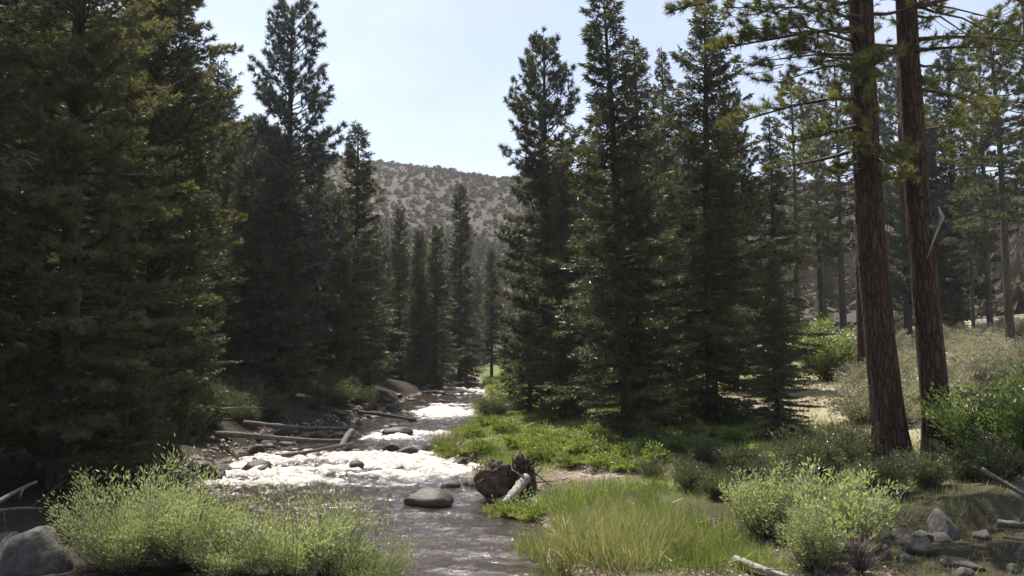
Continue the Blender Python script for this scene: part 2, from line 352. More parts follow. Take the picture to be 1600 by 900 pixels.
# ------------------------------------------------------------------ ground
def graded(a, b, fine_a, fine_b, step, grow=1.06, mx=14):
    xs = list(np.arange(fine_a, fine_b, step)); s = step; x = fine_b
    while x < b: xs.append(x); s = min(s * grow, mx); x += s
    xs.append(b); s = step; x = fine_a
    lo = []
    while x > a: s = min(s * grow, mx); x -= s; lo.append(x)
    return np.array(sorted(lo + xs))
gx = graded(-700, 700, -9, 14, .17, 1.055, 12); gy = graded(-60, 1000, 8, 32, .17, 1.035, 9)
X, Y = np.meshgrid(gx, gy); Z = gh(X, Y)
nx, ny = len(gx), len(gy); ii = (np.arange(ny - 1)[:, None] * nx + np.arange(nx - 1)[None]).ravel()[:, None]
xf, yf = X.ravel(), Y.ravel()
sR = xf - edgeR(yf); sL = edgeL(yf) - xf
near = 1 - sstep(90, 130, yf)
a_grass = near * np.where(sR > 0, sstep(.2, 1, sR) * (1 - sstep(7, 10, sR + .0 * yf)), 0)
yb = np.interp(xf, EX, EY); low = (xf > 1.2) * sstep(0, .3, yb - yf)
gp = np.exp(-(((xf - 2.0) / 1.3) ** 2 + ((yf - 18.2) / .8) ** 2))
painted_bank_shade = sstep(2.6, 3.6, xf) * (1 - sstep(14.5, 16.5, yf)) * (1 - sstep(9, 11, xf))  # shade on the cut bank painted in: grass gives way to dark litter colour
a_grass = a_grass * (1 - low * .8) * (1 - gp) * (1 - .85 * painted_bank_shade) * (.55 + .45 * sstep(-.3, .3, fbm(xf * .7, yf * .7, o=3, seed=21)))
a_dry = near * np.where(sR > 0, sstep(6.5, 10, sR), 0)
a_hill = sstep(100, 150, yf)
a_gravel = near * np.clip(gp * 1.3 + np.where((sR < .4) & (sL < .1), .9, 0) + low * .25 * (1 - sstep(4.5, 6, xf)), 0, 1)
def ground_mat():
    m, n, l = new_mat('ground_cover')
    tc = N(n, 'ShaderNodeTexCoord')
    def noise(sc, det=5): q = N(n, 'ShaderNodeTexNoise', Scale=sc, Detail=det, Roughness=.6); l.new(tc.outputs['Object'], q.inputs['Vector']); return q.outputs[0]
    def attr(a): q = N(n, 'ShaderNodeAttribute'); q.attribute_name = a; return q.outputs['Fac']
    n1, n2, n3 = noise(1.3), noise(9), noise(.03, 8)
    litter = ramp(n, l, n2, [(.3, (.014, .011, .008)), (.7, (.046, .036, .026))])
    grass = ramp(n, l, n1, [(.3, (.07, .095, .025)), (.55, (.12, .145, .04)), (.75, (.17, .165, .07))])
    dry = ramp(n, l, n1, [(.25, (.16, .15, .09)), (.5, (.27, .235, .165)), (.75, (.36, .30, .225))])
    vor = N(n, 'ShaderNodeTexVoronoi', Scale=12.0); l.new(tc.outputs['Object'], vor.inputs['Vector'])
    grav = mixc(n, l, .5, ramp(n, l, vor.outputs['Color'], [(.2, (.12, .085, .06)), (.6, (.26, .20, .155)), (.9, (.38, .33, .29))]), ramp(n, l, n2, [(.3, (.12, .09, .065)), (.7, (.32, .25, .2))]))
    hill = mixc(n, l, .5, ramp(n, l, n3, [(.35, (.042, .037, .028)), (.5, (.06, .046, .038)), (.65, (.08, .074, .055))]), ramp(n, l, noise(.16, 6), [(.35, (.038, .032, .024)), (.65, (.080, .058, .045))]))
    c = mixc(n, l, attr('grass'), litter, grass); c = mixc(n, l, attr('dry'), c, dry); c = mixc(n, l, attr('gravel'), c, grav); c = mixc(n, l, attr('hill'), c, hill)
    p = N(n, 'ShaderNodeBsdfPrincipled', Roughness=.95); p.inputs['Specular IOR Level'].default_value = .15; l.new(c, p.inputs['Base Color'])
    b = N(n, 'ShaderNodeBump', Strength=.7, Distance=.06); l.new(n2, b.inputs['Height']); l.new(b.outputs[0], p.inputs['Normal'])
    o = N(n, 'ShaderNodeOutputMaterial'); l.new(p.outputs[0], o.inputs[0]); return m
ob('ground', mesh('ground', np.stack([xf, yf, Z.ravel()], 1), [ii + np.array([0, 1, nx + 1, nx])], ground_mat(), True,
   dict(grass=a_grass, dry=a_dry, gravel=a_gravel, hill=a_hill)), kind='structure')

# ------------------------------------------------------------------ creek water
wy = graded(-40, 140, 9, 34, .07, 1.04, 1.2); us = np.linspace(0, 1, 110)
YY, UU = np.meshgrid(wy, us, indexing='ij'); l_, r_ = edgeL(YY) - .6, edgeR(YY) + .6; XX = l_ + (r_ - l_) * UU
def foamf(x, y):
    c1 = np.exp(-((y - 21.6 - .18 * (x + 4)) / 2.4) ** 2) * sstep(-7.6, -6.6, x) * 1.3
    c2 = np.exp(-((y - 27.5) / 1.6) ** 2) * sstep(-5.2, -4, x) * .9
    c3 = np.exp(-((y - 37) / 4.5) ** 2) * sstep(-5, -3.2, x) * 1.1
    c4 = np.exp(-((y - 52) / 8) ** 2) * .8
    c5 = .25 * sstep(60, 70, y)
    base = .12 + .1 * sstep(14, 19, y)
    f = np.maximum.reduce([c1, c2, c3, c4, c5, base + 0 * x])
    return f
st = fbm(XX * .9 + .3 * YY, YY * 2.2, o=4, seed=31); fi = fbm(XX * 5, YY * 9, o=3, seed=33)
fm = foamf(XX, YY); foam = sstep(.25, .9, fm * (.70 + 1.15 * st) + .40 * fi)
rp = np.clip(fm, 0, 1)
zw = wz(YY) + (.02 + .17 * rp) * st + (.012 + .10 * rp) * fi + .012 * fbm(XX * 3, YY * 7, o=2, seed=35) \
     - .12 * sstep(20.3, 19.3, YY) * rp * .6
def water_mat():
    m, n, l = new_mat('creek_water')
    tc = N(n, 'ShaderNodeTexCoord'); mp = N(n, 'ShaderNodeMapping'); mp.inputs['Scale'].default_value = (1, 1.8, 1); l.new(tc.outputs['Object'], mp.inputs[0])
    ns = N(n, 'ShaderNodeTexNoise', Scale=5.0, Detail=6.0, Roughness=.7); l.new(mp.outputs[0], ns.inputs['Vector'])
    b = N(n, 'ShaderNodeBump', Strength=.55, Distance=.05); l.new(ns.outputs[0], b.inputs['Height'])
    tr = N(n, 'ShaderNodeBsdfTransparent', Color=(.50, .40, .30, 1)); gl = N(n, 'ShaderNodeBsdfGlossy', Roughness=.12, Color=(1, 1, 1, 1)); l.new(b.outputs[0], gl.inputs['Normal'])
    df = N(n, 'ShaderNodeBsdfDiffuse', Color=(.035, .028, .02, 1)); l.new(b.outputs[0], df.inputs['Normal'])
    fr = N(n, 'ShaderNodeFresnel', IOR=1.33); l.new(b.outputs[0], fr.inputs['Normal'])
    m0 = N(n, 'ShaderNodeMixShader', Fac=.45); l.new(tr.outputs[0], m0.inputs[1]); l.new(df.outputs[0], m0.inputs[2])
    m1 = N(n, 'ShaderNodeMixShader'); l.new(fr.outputs[0], m1.inputs[0]); l.new(m0.outputs[0], m1.inputs[1]); l.new(gl.outputs[0], m1.inputs[2])
    fo = N(n, 'ShaderNodeBsdfPrincipled', Roughness=.5); l.new(ramp(n, l, ns.outputs[0], [(.36, (.17, .13, .10)), (.47, (.44, .39, .35)), (.62, (.66, .62, .58))]), fo.inputs['Base Color'])
    b2 = N(n, 'ShaderNodeBump', Strength=.9, Distance=.08); l.new(ns.outputs[0], b2.inputs['Height']); l.new(b2.outputs[0], fo.inputs['Normal'])
    at_ = N(n, 'ShaderNodeAttribute'); at_.attribute_name = 'foam'
    n2 = N(n, 'ShaderNodeTexNoise', Scale=9.0, Detail=5.0, Roughness=.75); l.new(mp.outputs[0], n2.inputs['Vector'])
    ad = n.new('ShaderNodeMath'); ad.operation = 'MULTIPLY_ADD'; l.new(n2.outputs[0], ad.inputs[0]); ad.inputs[1].default_value = 1.15; l.new(at_.outputs['Fac'], ad.inputs[2])
    mr = N(n, 'ShaderNodeMapRange'); mr.inputs[1].default_value = .85; mr.inputs[2].default_value = 1.45; l.new(ad.outputs[0], mr.inputs[0])
    mm = N(n, 'ShaderNodeMixShader'); l.new(mr.outputs[0], mm.inputs[0]); l.new(m1.outputs[0], mm.inputs[1]); l.new(fo.outputs[0], mm.inputs[2])
    o = N(n, 'ShaderNodeOutputMaterial'); l.new(mm.outputs[0], o.inputs[0]); return m
k = len(us); ii = (np.arange(len(wy) - 1)[:, None] * k + np.arange(k - 1)[None]).ravel()[:, None]
ob('creek_water', mesh('creek_water', np.stack([XX.ravel(), YY.ravel(), zw.ravel()], 1), [ii + np.array([0, 1, k + 1, k])], water_mat(), True, dict(foam=foam.ravel())), kind='structure')

# ------------------------------------------------------------------ hill woodland: one distant mass
rng = np.random.default_rng(5)
def hill_wood():
    n = 42000; y = rng.uniform(88, 560, n); x = rng.uniform(-.75, .75, n) * y
    dn = fbm(x / 45, y / 45, o=3, seed=12); big = rng.uniform(size=n) < np.where(y < 240, np.where(y < 140, .03, .3), np.where(y < 245, .05, 0))
    keep = dn * 1.6 + rng.uniform(-.7, .7, n) > -.5
    keep &= (y > 140) | (x > 16)
    x, y, big = x[keep], y[keep], big[keep]; z = gh(x, y); m = len(x); kf = 12
    h = np.where(big, rng.uniform(3.5, 8, m), rng.uniform(.5, 1.3, m) * (1 + 1.2 * (rng.uniform(size=m) ** 3))); r = np.where(big, h * .2, h * rng.uniform(.5, .9, m))
    lv = rng.uniform(0, 1, (m, kf)); az = rng.uniform(0, 6.28, (m, kf)); rad = r[:, None] * np.where(big[:, None], (1 - lv) ** .7, np.sqrt(1 - .8 * lv ** 2)) + .1
    c = np.stack([x[:, None] + 0 * lv, y[:, None] + 0 * lv, z[:, None] + h[:, None] * (.05 + .85 * lv)], -1)
    o = np.stack([np.cos(az), np.sin(az), -.25 * np.ones_like(az)], -1) * rad[..., None]; s_ = np.stack([-np.sin(az), np.cos(az), .3 + 0 * az], -1) * rad[..., None] * .7
    up = np.stack([0 * az, 0 * az, h[:, None] * .22 + 0 * az], -1)
    V = np.stack([c + up, c + o + s_, c + o - s_], 2).reshape(-1, 3)
    return mesh('hillside_wood', V, [np.arange(len(V)).reshape(-1, 3)], M['hilltree'])
ob('hillside_wood', hill_wood(), kind='stuff')

# ------------------------------------------------------------------ trees
T_ = tree
# left bank, near
T_('bushy', 95, 15.0, -230, 'large bushy yellowish-green pine nearest to the camera on the left bank', 1.0, .4)
T_('bushyB', 238, 18.0, -150, 'tall bushy pine leaning slightly beside the sparse blue pine, its right edge against the sky', 1.05, 2.1, lean=.115)
T_('firC', -115, 13.5, -260, 'dark shaded fir cut by the left edge of the photo', 1.1, 1.0)
T_('firA', 205, 30, -60, 'tall dark fir filling the gap between the two bushy pines on the left', 1.0, 3)
T_('pineA', 445, 34, 12, 'sparse blue-grey pine rising highest against the sky on the left', .82, 4.0)
T_('firB', 375, 33, 215, 'dark shaded fir in front of the sparse blue-grey pine', .95, 5.0)
T_('firD', 492, 40, 205, 'dark fir standing just right of the sparse blue-grey pine', .9, 2)
T_('narrow', 553, 42, 192, 'slender pointed fir at the right end of the dark left-bank stand, tip against sky', 1.1, 1)
T_('firD', 322, 31, 300, 'low dark fir above the left bank behind the bushy pine', 1.1, .7)
T_('sapling', 195, 14.5, 560, 'dull green young conifer at the foot of the large bushy pine', 1.5, 1.2, name='young_conifer')
T_('sapling', 262, 16.5, 665, 'small sunlit young conifer on the left bank edge', 1.5, .2, name='young_conifer')
T_('firD', 527, 39, 300, 'dark fir below and left of the slender pointed fir of the left-bank stand', .9, 1)
T_('firB', 585, 49, 335, 'dark fir below and right of the slender pointed fir of the left-bank stand', .9, 4)
T_('firD', 604, 56, 410, 'short dark fir at the upstream end of the left-bank stand', 1.0, 2)
for px, d, top, kd, w, lb in ((-25, 17.5, -100, 'firA', 1.1, 'dark fir filling the left edge of the photo behind the largest bushy pine'), (48, 20, -60, 'firC', 1.0, 'dark fir low behind the largest bushy pine, close to the left edge'), (150, 22, 60, 'firA', 1.0, 'dark fir between the trunks of the two bushy pines'), (290, 25, 320, 'firA', 1.0, 'short black-green fir right of the second bushy pine, above the driftwood')):
    T_(kd, px, d, top, lb, w, px)
# centre
T_('narrow', 718, 62, 285, 'solitary spire-shaped fir at the head of the creek, centre of the photo', .8, .5)
T_('narrow', 622, 58, 322, 'pale slender fir left of the spire-shaped fir, second tallest there', .9, 2.5)
T_('narrowB', 655, 72, 362, 'thin grey-green fir close left of the spire-shaped fir', 1.0, 1.5)
T_('narrowB', 768, 66, 385, 'thin grey-green fir close right of the spire-shaped fir', 1.0, 3.5)
T_('sapling', 828, 32, 445, 'light green young conifer beside the creek at the foot of the right stand', 1.0, 1, name='young_conifer')
T_('sapling', 797, 35, 520, 'small light green young conifer nearest the creek channel', 1.0, 2, name='young_conifer')
# right stand
T_('pineB', 853, 30, 66, 'broad-topped pine at the left end of the right-hand stand', .8, .8)
T_('firD', 983, 22.8, -12, 'tallest fir of the right-hand stand with a bare dark trunk showing through', 1.05, 0, lean=-.045)
T_('firB', 1000, 29, 55, 'full dark fir directly behind the tallest fir of the right-hand stand', .9, 1.9)
T_('firB', 1042, 33, 75, 'slim fir tip between the two tallest firs of the right-hand stand', .7, 3)
T_('firA', 1113, 24.0, 0, 'wide-skirted fir with a pointed top, right of the tallest fir', .92, 4.1)
T_('pineB', 1150, 34, 150, 'rounded pine showing at the right shoulder of the wide-skirted fir', .6, 2.2)
T_('firB', 880, 28, 215, 'olive green fir filling the left base of the right-hand stand', .8, 5)
T_('firA', 1215, 21, 400, 'small black-green fir standing in front of the right-hand stand', .95, 5.2)
T_('firB', 1214, 33, 178, 'dark pointed fir standing apart between the right stand and the red-barked pines', .95, 1.1)

# background forests (nothing tells these apart)
KN = {'firD': 'open green fir', 'firA': 'full dark fir', 'firB': 'pointed dark fir', 'firC': 'ragged fir', 'narrow': 'slender fir', 'narrowB': 'thin bare-stemmed fir', 'lodge': 'slender straight pine', 'lodgeB': 'slender crooked pine'}
def zone(px, zs):
    for lim, t in zs:
        if px < lim: return t
    return zs[-1][1]
def crowd(n, kinds, dr, pxr, topf, zs, grp, wd, fix=None):
    for i in range(n):
        d = rng.uniform(*dr); px = rng.uniform(*pxr)
        if fix: px = fix(px, d)
        k_ = random.choice(kinds); T_(k_, px, d, topf(px), KN[k_] + ' ' + zone(px, zs), rng.uniform(*wd), rng.uniform(0, 6), group=grp)
crowd(46, ['firA', 'firB', 'narrow', 'narrowB', 'firC'], (30, 95), (-60, 640), lambda p: np.interp(p, [-60, 380, 480, 600, 700], [-80, 150, 270, 390, 440]) + rng.uniform(-30, 60),
    [(140, 'in the shaded crowd behind the largest bushy pine'), (330, 'in the shaded crowd behind the second bushy pine'), (500, 'in the shaded crowd around the sparse blue-grey pine'), (700, 'in the crowd around the slender pointed fir, left of the valley gap')], 'forest behind the left bank', (.75, 1.05), lambda p, d: p - 160 if (p > 460 and d < 45) else p)
crowd(16, ['firA', 'firB', 'firC', 'narrow'], (38, 75), (850, 1190), lambda p: rng.uniform(190, 330),
    [(960, 'behind the broad-topped pine of the right-hand stand'), (1060, 'behind the tallest fir of the right-hand stand'), (1200, 'behind the wide-skirted fir of the right-hand stand')], 'firs behind the right stand', (.8, 1.05), lambda p, d: min(p, 1130) if d < 60 else p)
crowd(26, ['narrow', 'narrowB', 'firB'], (75, 150), (560, 840), lambda p: rng.uniform(395, 500),
    [(690, 'far up the valley, left of the solitary spire-shaped fir'), (745, 'far up the valley, behind the solitary spire-shaped fir'), (900, 'far up the valley, right of the solitary spire-shaped fir')], 'conifers at the head of the valley', (.9, 1.2))
crowd(15, ['lodge', 'lodgeB', 'narrowB', 'lodgeB', 'lodge'], (62, 130), (1180, 1560), lambda p: np.interp(p, [1180, 1300, 1450, 1680], [330, 200, 240, 120]) + rng.uniform(40, 260),
    [(1340, 'beyond the meadow, left of the red-barked pines'), (1450, 'beyond the meadow, between the red-barked trunks'), (1700, 'beyond the meadow, right of the red-barked pines')], 'open wood beyond the meadow', (.85, 1.15))
T_('lodge', 1285, 57, 170, 'slender pine left of the red-barked pines, beyond the round green bush', 1.0, 2)
T_('lodgeB', 1522, 45, 250, 'slender leaning pine right of the red-barked pines, inner of the two', 1.0, .5, lean=-.03)
T_('lodge', 1580, 41, 25, 'slender dark pine right of the red-barked pines, outer and taller of the two', 1.1, 5, lean=-.02)
for px, d, top, kd, lb in ((1248, 50, 120, 'lodge', 'leafy pine just left of the overhanging boughs, with its crown against the sky'), (1318, 54, 60, 'lodge', 'full pine filling the gap left of the thick red-barked pines'),
        (1420, 54, 90, 'pineA', 'pine whose crown shows between the two thick red-barked trunks'), (1500, 55, 90, 'pineA', 'pine with a broad open crown right of the thick red-barked pines'), (1548, 52, 60, 'lodge', 'pine with a dense crown between the two slender pines on the right'),
        (1625, 50, 0, 'lodge', 'tall pine crown entering the photo at the right edge'), (1455, 55, 180, 'firC', 'ragged fir far behind the right red-barked trunk')):
    T_(kd, px, d, top, lb, rng.uniform(.75, .95), rng.uniform(0, 6))
T_('firB', 1480, 60, 330, 'grey-green fir seen low between the red-barked pines and the slender pines', 1.1, 4)
T_('firA', 1490, 57, 440, 'short bushy fir at the far edge of the meadow, right of the red-barked pines', 1.2, 3)
crowd(9, ['narrow', 'firB', 'firD', 'narrow'], (52, 74), (598, 700), lambda p: rng.uniform(340, 450), [(645, 'on the left bank, between slender pointed fir and spire'), (720, 'on the left bank, close to the spire-shaped fir')], 'green conifers left of the spire', (.8, 1.05))
# ------------------------------------------------------------------ the two red-barked pines
BOUGHS = {3: [(1128, 12, 18, .45), (1165, 45, 18, .4), (1192, 95, 17.8, .4), (1232, 52, 17.6, .55), (1255, 18, 17.5, .6), (1300, 30, 17.6, .5), (1285, 5, 18.5, .5), (1215, 130, 18.4, .35), (1262, 98, 18, .35),
    (1335, 110, 17.6, .4), (1352, 165, 17.4, .5), (1388, 235, 17.5, .4), (1310, 150, 18.6, .35), (1290, 205, 18.8, .35), (1340, 215, 18, .35), (1210, 20, 18, .5), (1175, 5, 18.6, .4), (1365, 90, 17.8, .35), (1322, 260, 18.6, .3)],
  8: [(1402, 262, 18.4, .38), (1412, 275, 18.9, .35), (1440, 140, 19, .3), (1490, 110, 19.5, .4), (1520, 60, 19.8, .4), (1560, 30, 20, .5), (1500, 180, 20.5, .35), (1475, 235, 20.5, .3), (1590, 75, 20, .4), (1470, 20, 19.4, .45), (1540, 150, 20.6, .35), (1430, 40, 19.2, .35)]}
def big_pine(px, d, px_top, top_row, rad, seed, label, low_branches, H=25):
    rg = np.random.default_rng(seed); p = spot(px, d); q = at(px_top, top_row, d)
    o = thing('red_barked_pine', label, 'tree', p - Vector((0, 0, .05)))
    sl = (q.x - p.x) / (q.z - p.z)
    n = 150; t = np.linspace(-.02, 1, n); z = t * H
    pts = np.stack([sl * z + .10 * np.sin(z * .35 + seed), .06 * np.sin(z * .5), z], 1)
    rr = rad * (np.maximum(1 - t, .02) ** .62) + .30 * rad * np.exp(-np.maximum(z, 0) * 1.6)
    T = Tubes(); K = 56
    def wob(i, a):
        zz = z[i.astype(int)]
        pl = vnoise(a * 3.2 + 0 * zz, zz * 1.1, seed=seed); fine = vnoise(a * 9, zz * 2.6, seed=seed + 1)
        groove = np.abs(vnoise(a * 5.1 + zz * .25, zz * .55, seed=seed + 2))
        fl = .10 * np.exp(-np.maximum(zz, 0) * 1.2) * np.sin(a * 5 + seed)
        seam = 1 - sstep(5.4, 6.28, a) * 0
        return 1 + (.035 * pl + .025 * fine - .11 * np.exp(-(groove / .10) ** 2)) + fl
    T.add(pts, rr, K, wob); ob('trunk', T.mesh('trunk', M['redbark']), o)
    B = Blades(rg); L = Tubes()
    cx = lambda z_: np.array([np.interp(z_, pts[:, 2], pts[:, 0]), np.interp(z_, pts[:, 2], pts[:, 1]), z_])
    for (z0, az, e, ln, tf) in low_branches:
        z0 *= .93
        pine_branch(B, L, cx(z0), R(az), e, ln, rg, 40, .17, .014, cv=-.02, tufts=tf, r=.05, bare=.35)
    tgt = BOUGHS.get(seed, [])
    for (px_, row_, dd, rad_) in tgt:
        dd -= 1.9
        c = np.array(at(px_, row_, dd)[:]) - np.array(o.location[:]); z0 = c[2] + rg.uniform(-.1, .7) ; a = cx(z0); mid = (a + c) / 2 + [0, 0, rg.uniform(.0, .25)]
        L.add([a, (a + mid) / 2 + rg.normal(0, .05, 3), mid, c], [.04, .03, .02, .01], 5); out = nrm((c - a) * [1, 1, .3])
        for q in range(int(13 * rad_ / .5)):
            e = rg.normal(0, .5, 3) * rad_; e[2] *= .8; p_ = c + e; bq = c - out * rg.uniform(0, .8) + e * .2
            L.add([bq, (bq + p_) / 2 + [0, 0, -.03], p_], [.010, .007, .005], 3); tuft(B, p_, nrm(e + out * .3 + [0, 0, .15]), rg, 70, .15, .015, 1.1)
    for b in range(95):
        z0 = rg.uniform(11.5, H - .5); v = (z0 - 11.5) / (H - 11.5)
        pine_branch(B, L, cx(z0), rg.uniform(0, 6.28), .05 + .5 * v + rg.normal(0, .15), (3.3 * (1 - v) ** .6) * rg.uniform(.6, 1.1) + .4, rg, 26, .22, .026, tufts=1.3, r=.05)
    ob('limbs', L.mesh('limbs', M['bark']), o); ob('crown', B.mesh('crown', M['jeffrey']), o)
    return o, cx
# azimuth: 0 = to the right, 90 = away from the camera, 180 = to the left, 270 = towards the camera
LB1 = [(10.2, 182, .02, 3.8, 3), (9.6, 196, -.22, 3.4, 3), (10.8, 170, .12, 4.0, 2.6), (9.0, 215, -.15, 2.4, 3), (8.3, 250, -.2, 1.3, 2.4), (8.8, 268, -.25, 1.2, 2.4),
       (7.4, 190, -.25, 1.6, 1.7), (8.0, 165, -.1, 2.8, 2.2), (6.6, 285, -.1, 1.1, 2.4), (9.2, 20, .1, 2.0, 1.2), (9.9, 320, .0, 1.6, 1.6), (6.9, 172, -.2, 2.0, 1.4), (10.4, 205, .05, 2.8, 1.6), (11, 240, .0, 2.2, 1.5)]
LB2 = [(10.0, 5, .12, 3.2, 1.0), (9.3, 352, -.05, 2.8, 1.1), (8.2, 15, -.15, 2.2, 1.1), (10.8, 340, .05, 3.2, 1.2), (7.2, 10, .25, 1.0, 1.6), (9.0, 300, -.2, 1.5, 1.4), (10.2, 200, .0, 1.5, 1.4), (6.2, 205, -.1, .9, 2.6), (7.9, 60, 0, 2.2, 1.2), (11.2, 20, .1, 3.2, 1.2)]
bp1, c1 = big_pine(1396, 17.2, 1347, 60, .315, 3, 'thick red-barked pine, left one of the pair with leafy boughs crossing its trunk', LB1)
bp2, c2 = big_pine(1461, 17.3, 1422, 20, .275, 8, 'thick red-barked pine, right one of the pair, with a broken pale limb halfway up', LB2)
T = Tubes(); b0 = c2(4.75); T.add([b0 - [0, .1, 0], b0 + [.22, -.30, -.05], b0 + [.25, -.42, .12], b0 + [.16, -.46, .34]], [.05, .04, .05, .015], 6)
T.add([b0 + [.22, -.32, -.05], b0 + [.05, -.42, -.35], b0 + [-.08, -.42, -.7]], [.025, .018, .01], 5)
ob('broken_limb', T.mesh('broken_limb', M['deadwood']), bp2, label='pale broken limb hooked upward')
km, kc = pine_mesh(41, 18, 2.4, .45, .28, bark='redbark', mat='pine', stubs=5)
KIND['redpine'] = (18, (km, kc))
T_('redpine', 1352, 31, -40, 'thinner red-barked pine half hidden behind the left one of the thick pair', 1.0, 0)

# ------------------------------------------------------------------ shrubs
def bush_mesh(seed, w=1.0, h=1.3, stems=90, mat='willow', ll=.06, lw=.014, per=90, fan=.75, wood='twig', lo=.25, droop=.1):
    rg = np.random.default_rng(seed); B = Blades(rg); T = Tubes()
    for i in range(stems):
        az = rg.uniform(0, 6.28); tilt = fan * math.sqrt(rg.uniform(0, 1)); L = h * rg.uniform(.4, 1.12) * (1 - .15 * tilt) * (1 + .25 * math.sin(az * 2 + seed))
        b = np.array([math.cos(az), math.sin(az), 0]) * rg.uniform(0, .22) * w
        d = np.array([math.cos(az) * math.sin(tilt) * w / h * 1.3, math.sin(az) * math.sin(tilt) * w / h * 1.3, math.cos(tilt)])
        sd_ = rg.normal(0, .08, 3)
        f = lambda q: b + d * (L * q)[:, None] + np.array([0, 0, -droop * L]) * (q ** 3)[:, None] + sd_ * (L * np.sin(q * 3))[:, None]
        T.add(f(np.linspace(0, .95, 4)), [.010, .008, .005, .003], 3)
        n = int(per * rg.uniform(.7, 1.2)); q = rg.uniform(lo, 1, n) ** .8; tw = rg.normal(0, 1, (n, 3)); tw[:, 2] = abs(tw[:, 2]) * .5
        off = nrm(tw) * (rg.uniform(0, .15, n) * h ** .5)[:, None]
        B.add(f(q) + off, nrm(tw) * .8 + d * .8 + rg.normal(0, .35, (n, 3)), ll * rg.uniform(.7, 1.3, n), lw * rg.uniform(.8, 1.2, n))
    return T.mesh('stems', M[wood]), B.mesh('leaves', M[mat], True)
BM = {
 'willowA': bush_mesh(51, 1.0, 1.4, 150, per=110, ll=.06, lw=.015, fan=.85), 'willowB': bush_mesh(52, .9, 1.3, 120, per=100, ll=.06, lw=.015, fan=.9), 'willowD': bush_mesh(64, .7, 1.3, 45, per=70, ll=.07, lw=.017, fan=.8),
 'willowC': bush_mesh(53, .9, 1.5, 75, per=90, ll=.09, lw=.032, fan=.75), 'green': bush_mesh(54, 1.2, 1.4, 150, 'green', per=110, ll=.075, lw=.03),
 'dull': bush_mesh(55, 1.0, 1.2, 90, 'dull', per=80, ll=.07, lw=.028), 'dullB': bush_mesh(56, .8, .9, 60, 'dull', per=70, ll=.06, lw=.025),
 'sageA': bush_mesh(57, .6, .65, 70, 'sage', per=60, ll=.055, lw=.022, fan=1.1, lo=.4), 'sageB': bush_mesh(58, .7, .55, 60, 'sage', per=60, ll=.055, lw=.022, fan=1.2, lo=.4),
 'greenFar': bush_mesh(59, 1.5, 2.6, 120, 'green', per=110, ll=.13, lw=.055, fan=.85),
 'low': bush_mesh(60, .6, .5, 50, 'grass', per=55, ll=.07, lw=.03, fan=1.1, lo=.2),
}
def bush(kind, px, d, label, s=1.0, rz=0, name='shrub', group=None, sz=None, wide=None, x=None):
    st_, lv = BM[kind]; p = spot(px, d) if x is None else Vector((x, d, G(x, d)))
    o = thing(name, label, 'bush', p - Vector((0, 0, .04)), rz, ((wide or 1) * s, (wide or 1) * s, sz or s), group)
    ob('stems', st_, o); ob('leaves', lv, o); return o
bush('willowA', 195, 9.2, 'feathery pale green willow bush at the bottom left, leftmost of the row', .72, 0, 'willow_bush')
bush('willowA', 285, 9.5, 'feathery pale green willow bush at the bottom left, tallest of the row', .78, 2, 'willow_bush')
bush('willowD', 235, 10.2, 'thin upright willow sprays rising behind the leftmost willow bush', .95, 1, 'willow_bush')
bush('willowB', 365, 9.1, 'low willow bush in the dip of the row, below the pale stick in the shallows', .62, 3, 'willow_bush')
bush('willowB', 455, 9.4, 'pale willow bush in front of the pool, right of the dip in the row', .78, 1, 'willow_bush')
bush('willowD', 520, 9.8, 'thin open willow bush at the bottom, fourth from the left in the row', .9, 4, 'willow_bush')
bush('willowB', 575, 9.7, 'yellowish low willow bush at the bottom, next to the open creek water', .62, 3, 'willow_bush')
bush('willowC', 1195, 13.3, 'loose leafy willow bush with rounded sprays, left of the two on the cut bank', .74, 1, 'willow_bush')
bush('willowC', 1310, 12.3, 'tallest ragged willow bush in front of the red-barked pines', .84, 3, 'willow_bush')
bush('willowC', 1275, 11.5, 'small willow bush low in front of the ragged tall one', .62, 5, 'willow_bush')
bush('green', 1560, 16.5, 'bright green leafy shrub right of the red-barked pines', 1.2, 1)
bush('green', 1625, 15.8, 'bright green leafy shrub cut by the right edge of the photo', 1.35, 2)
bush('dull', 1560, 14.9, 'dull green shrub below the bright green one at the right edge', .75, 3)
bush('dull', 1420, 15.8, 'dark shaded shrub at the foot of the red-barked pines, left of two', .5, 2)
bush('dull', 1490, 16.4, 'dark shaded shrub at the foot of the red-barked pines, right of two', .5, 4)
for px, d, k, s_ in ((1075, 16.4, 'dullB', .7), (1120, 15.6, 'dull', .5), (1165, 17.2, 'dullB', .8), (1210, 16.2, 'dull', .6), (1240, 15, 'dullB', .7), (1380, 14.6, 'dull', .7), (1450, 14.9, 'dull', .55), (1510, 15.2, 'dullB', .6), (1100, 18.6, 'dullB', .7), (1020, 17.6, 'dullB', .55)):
    bush(k, px, d, 'low dim shrub added to darken the shaded cut bank at the right', s_, px, 'shrub', 'shrubs added to darken the cut bank')  # dark shrubs added where the cut bank lies in shade, to deepen it
bush('greenFar', 1294, 36, 'round bright green bush at the edge of the meadow left of the red-barked pines', 1.0, 4, wide=1.1)
bush('dullB', 1395, 60, 'pale bush seen between the two red-barked pines', 2.2, 4)
bush('dull', 1030, 30, 'leafy shrub in the sunny gap behind the tallest fir trunk', .9, 1)
bush('dull', 1060, 33, 'leafy shrub in the sunny gap, right of the other', 1.0, 4)
bush('dull', 905, 29, 'leafy shrub at the base of the olive green fir', .9, 2)
bush('dull', 770, 31, 'leafy shrub on the creek edge below the young conifers', .9, 3)
bush('dullB', 1330, 17.5, 'low shrub close left of the red-barked pines', 1.0, 2)
bush('dull', 1270, 16.5, 'low shrub below the small black-green fir', .9, 5)
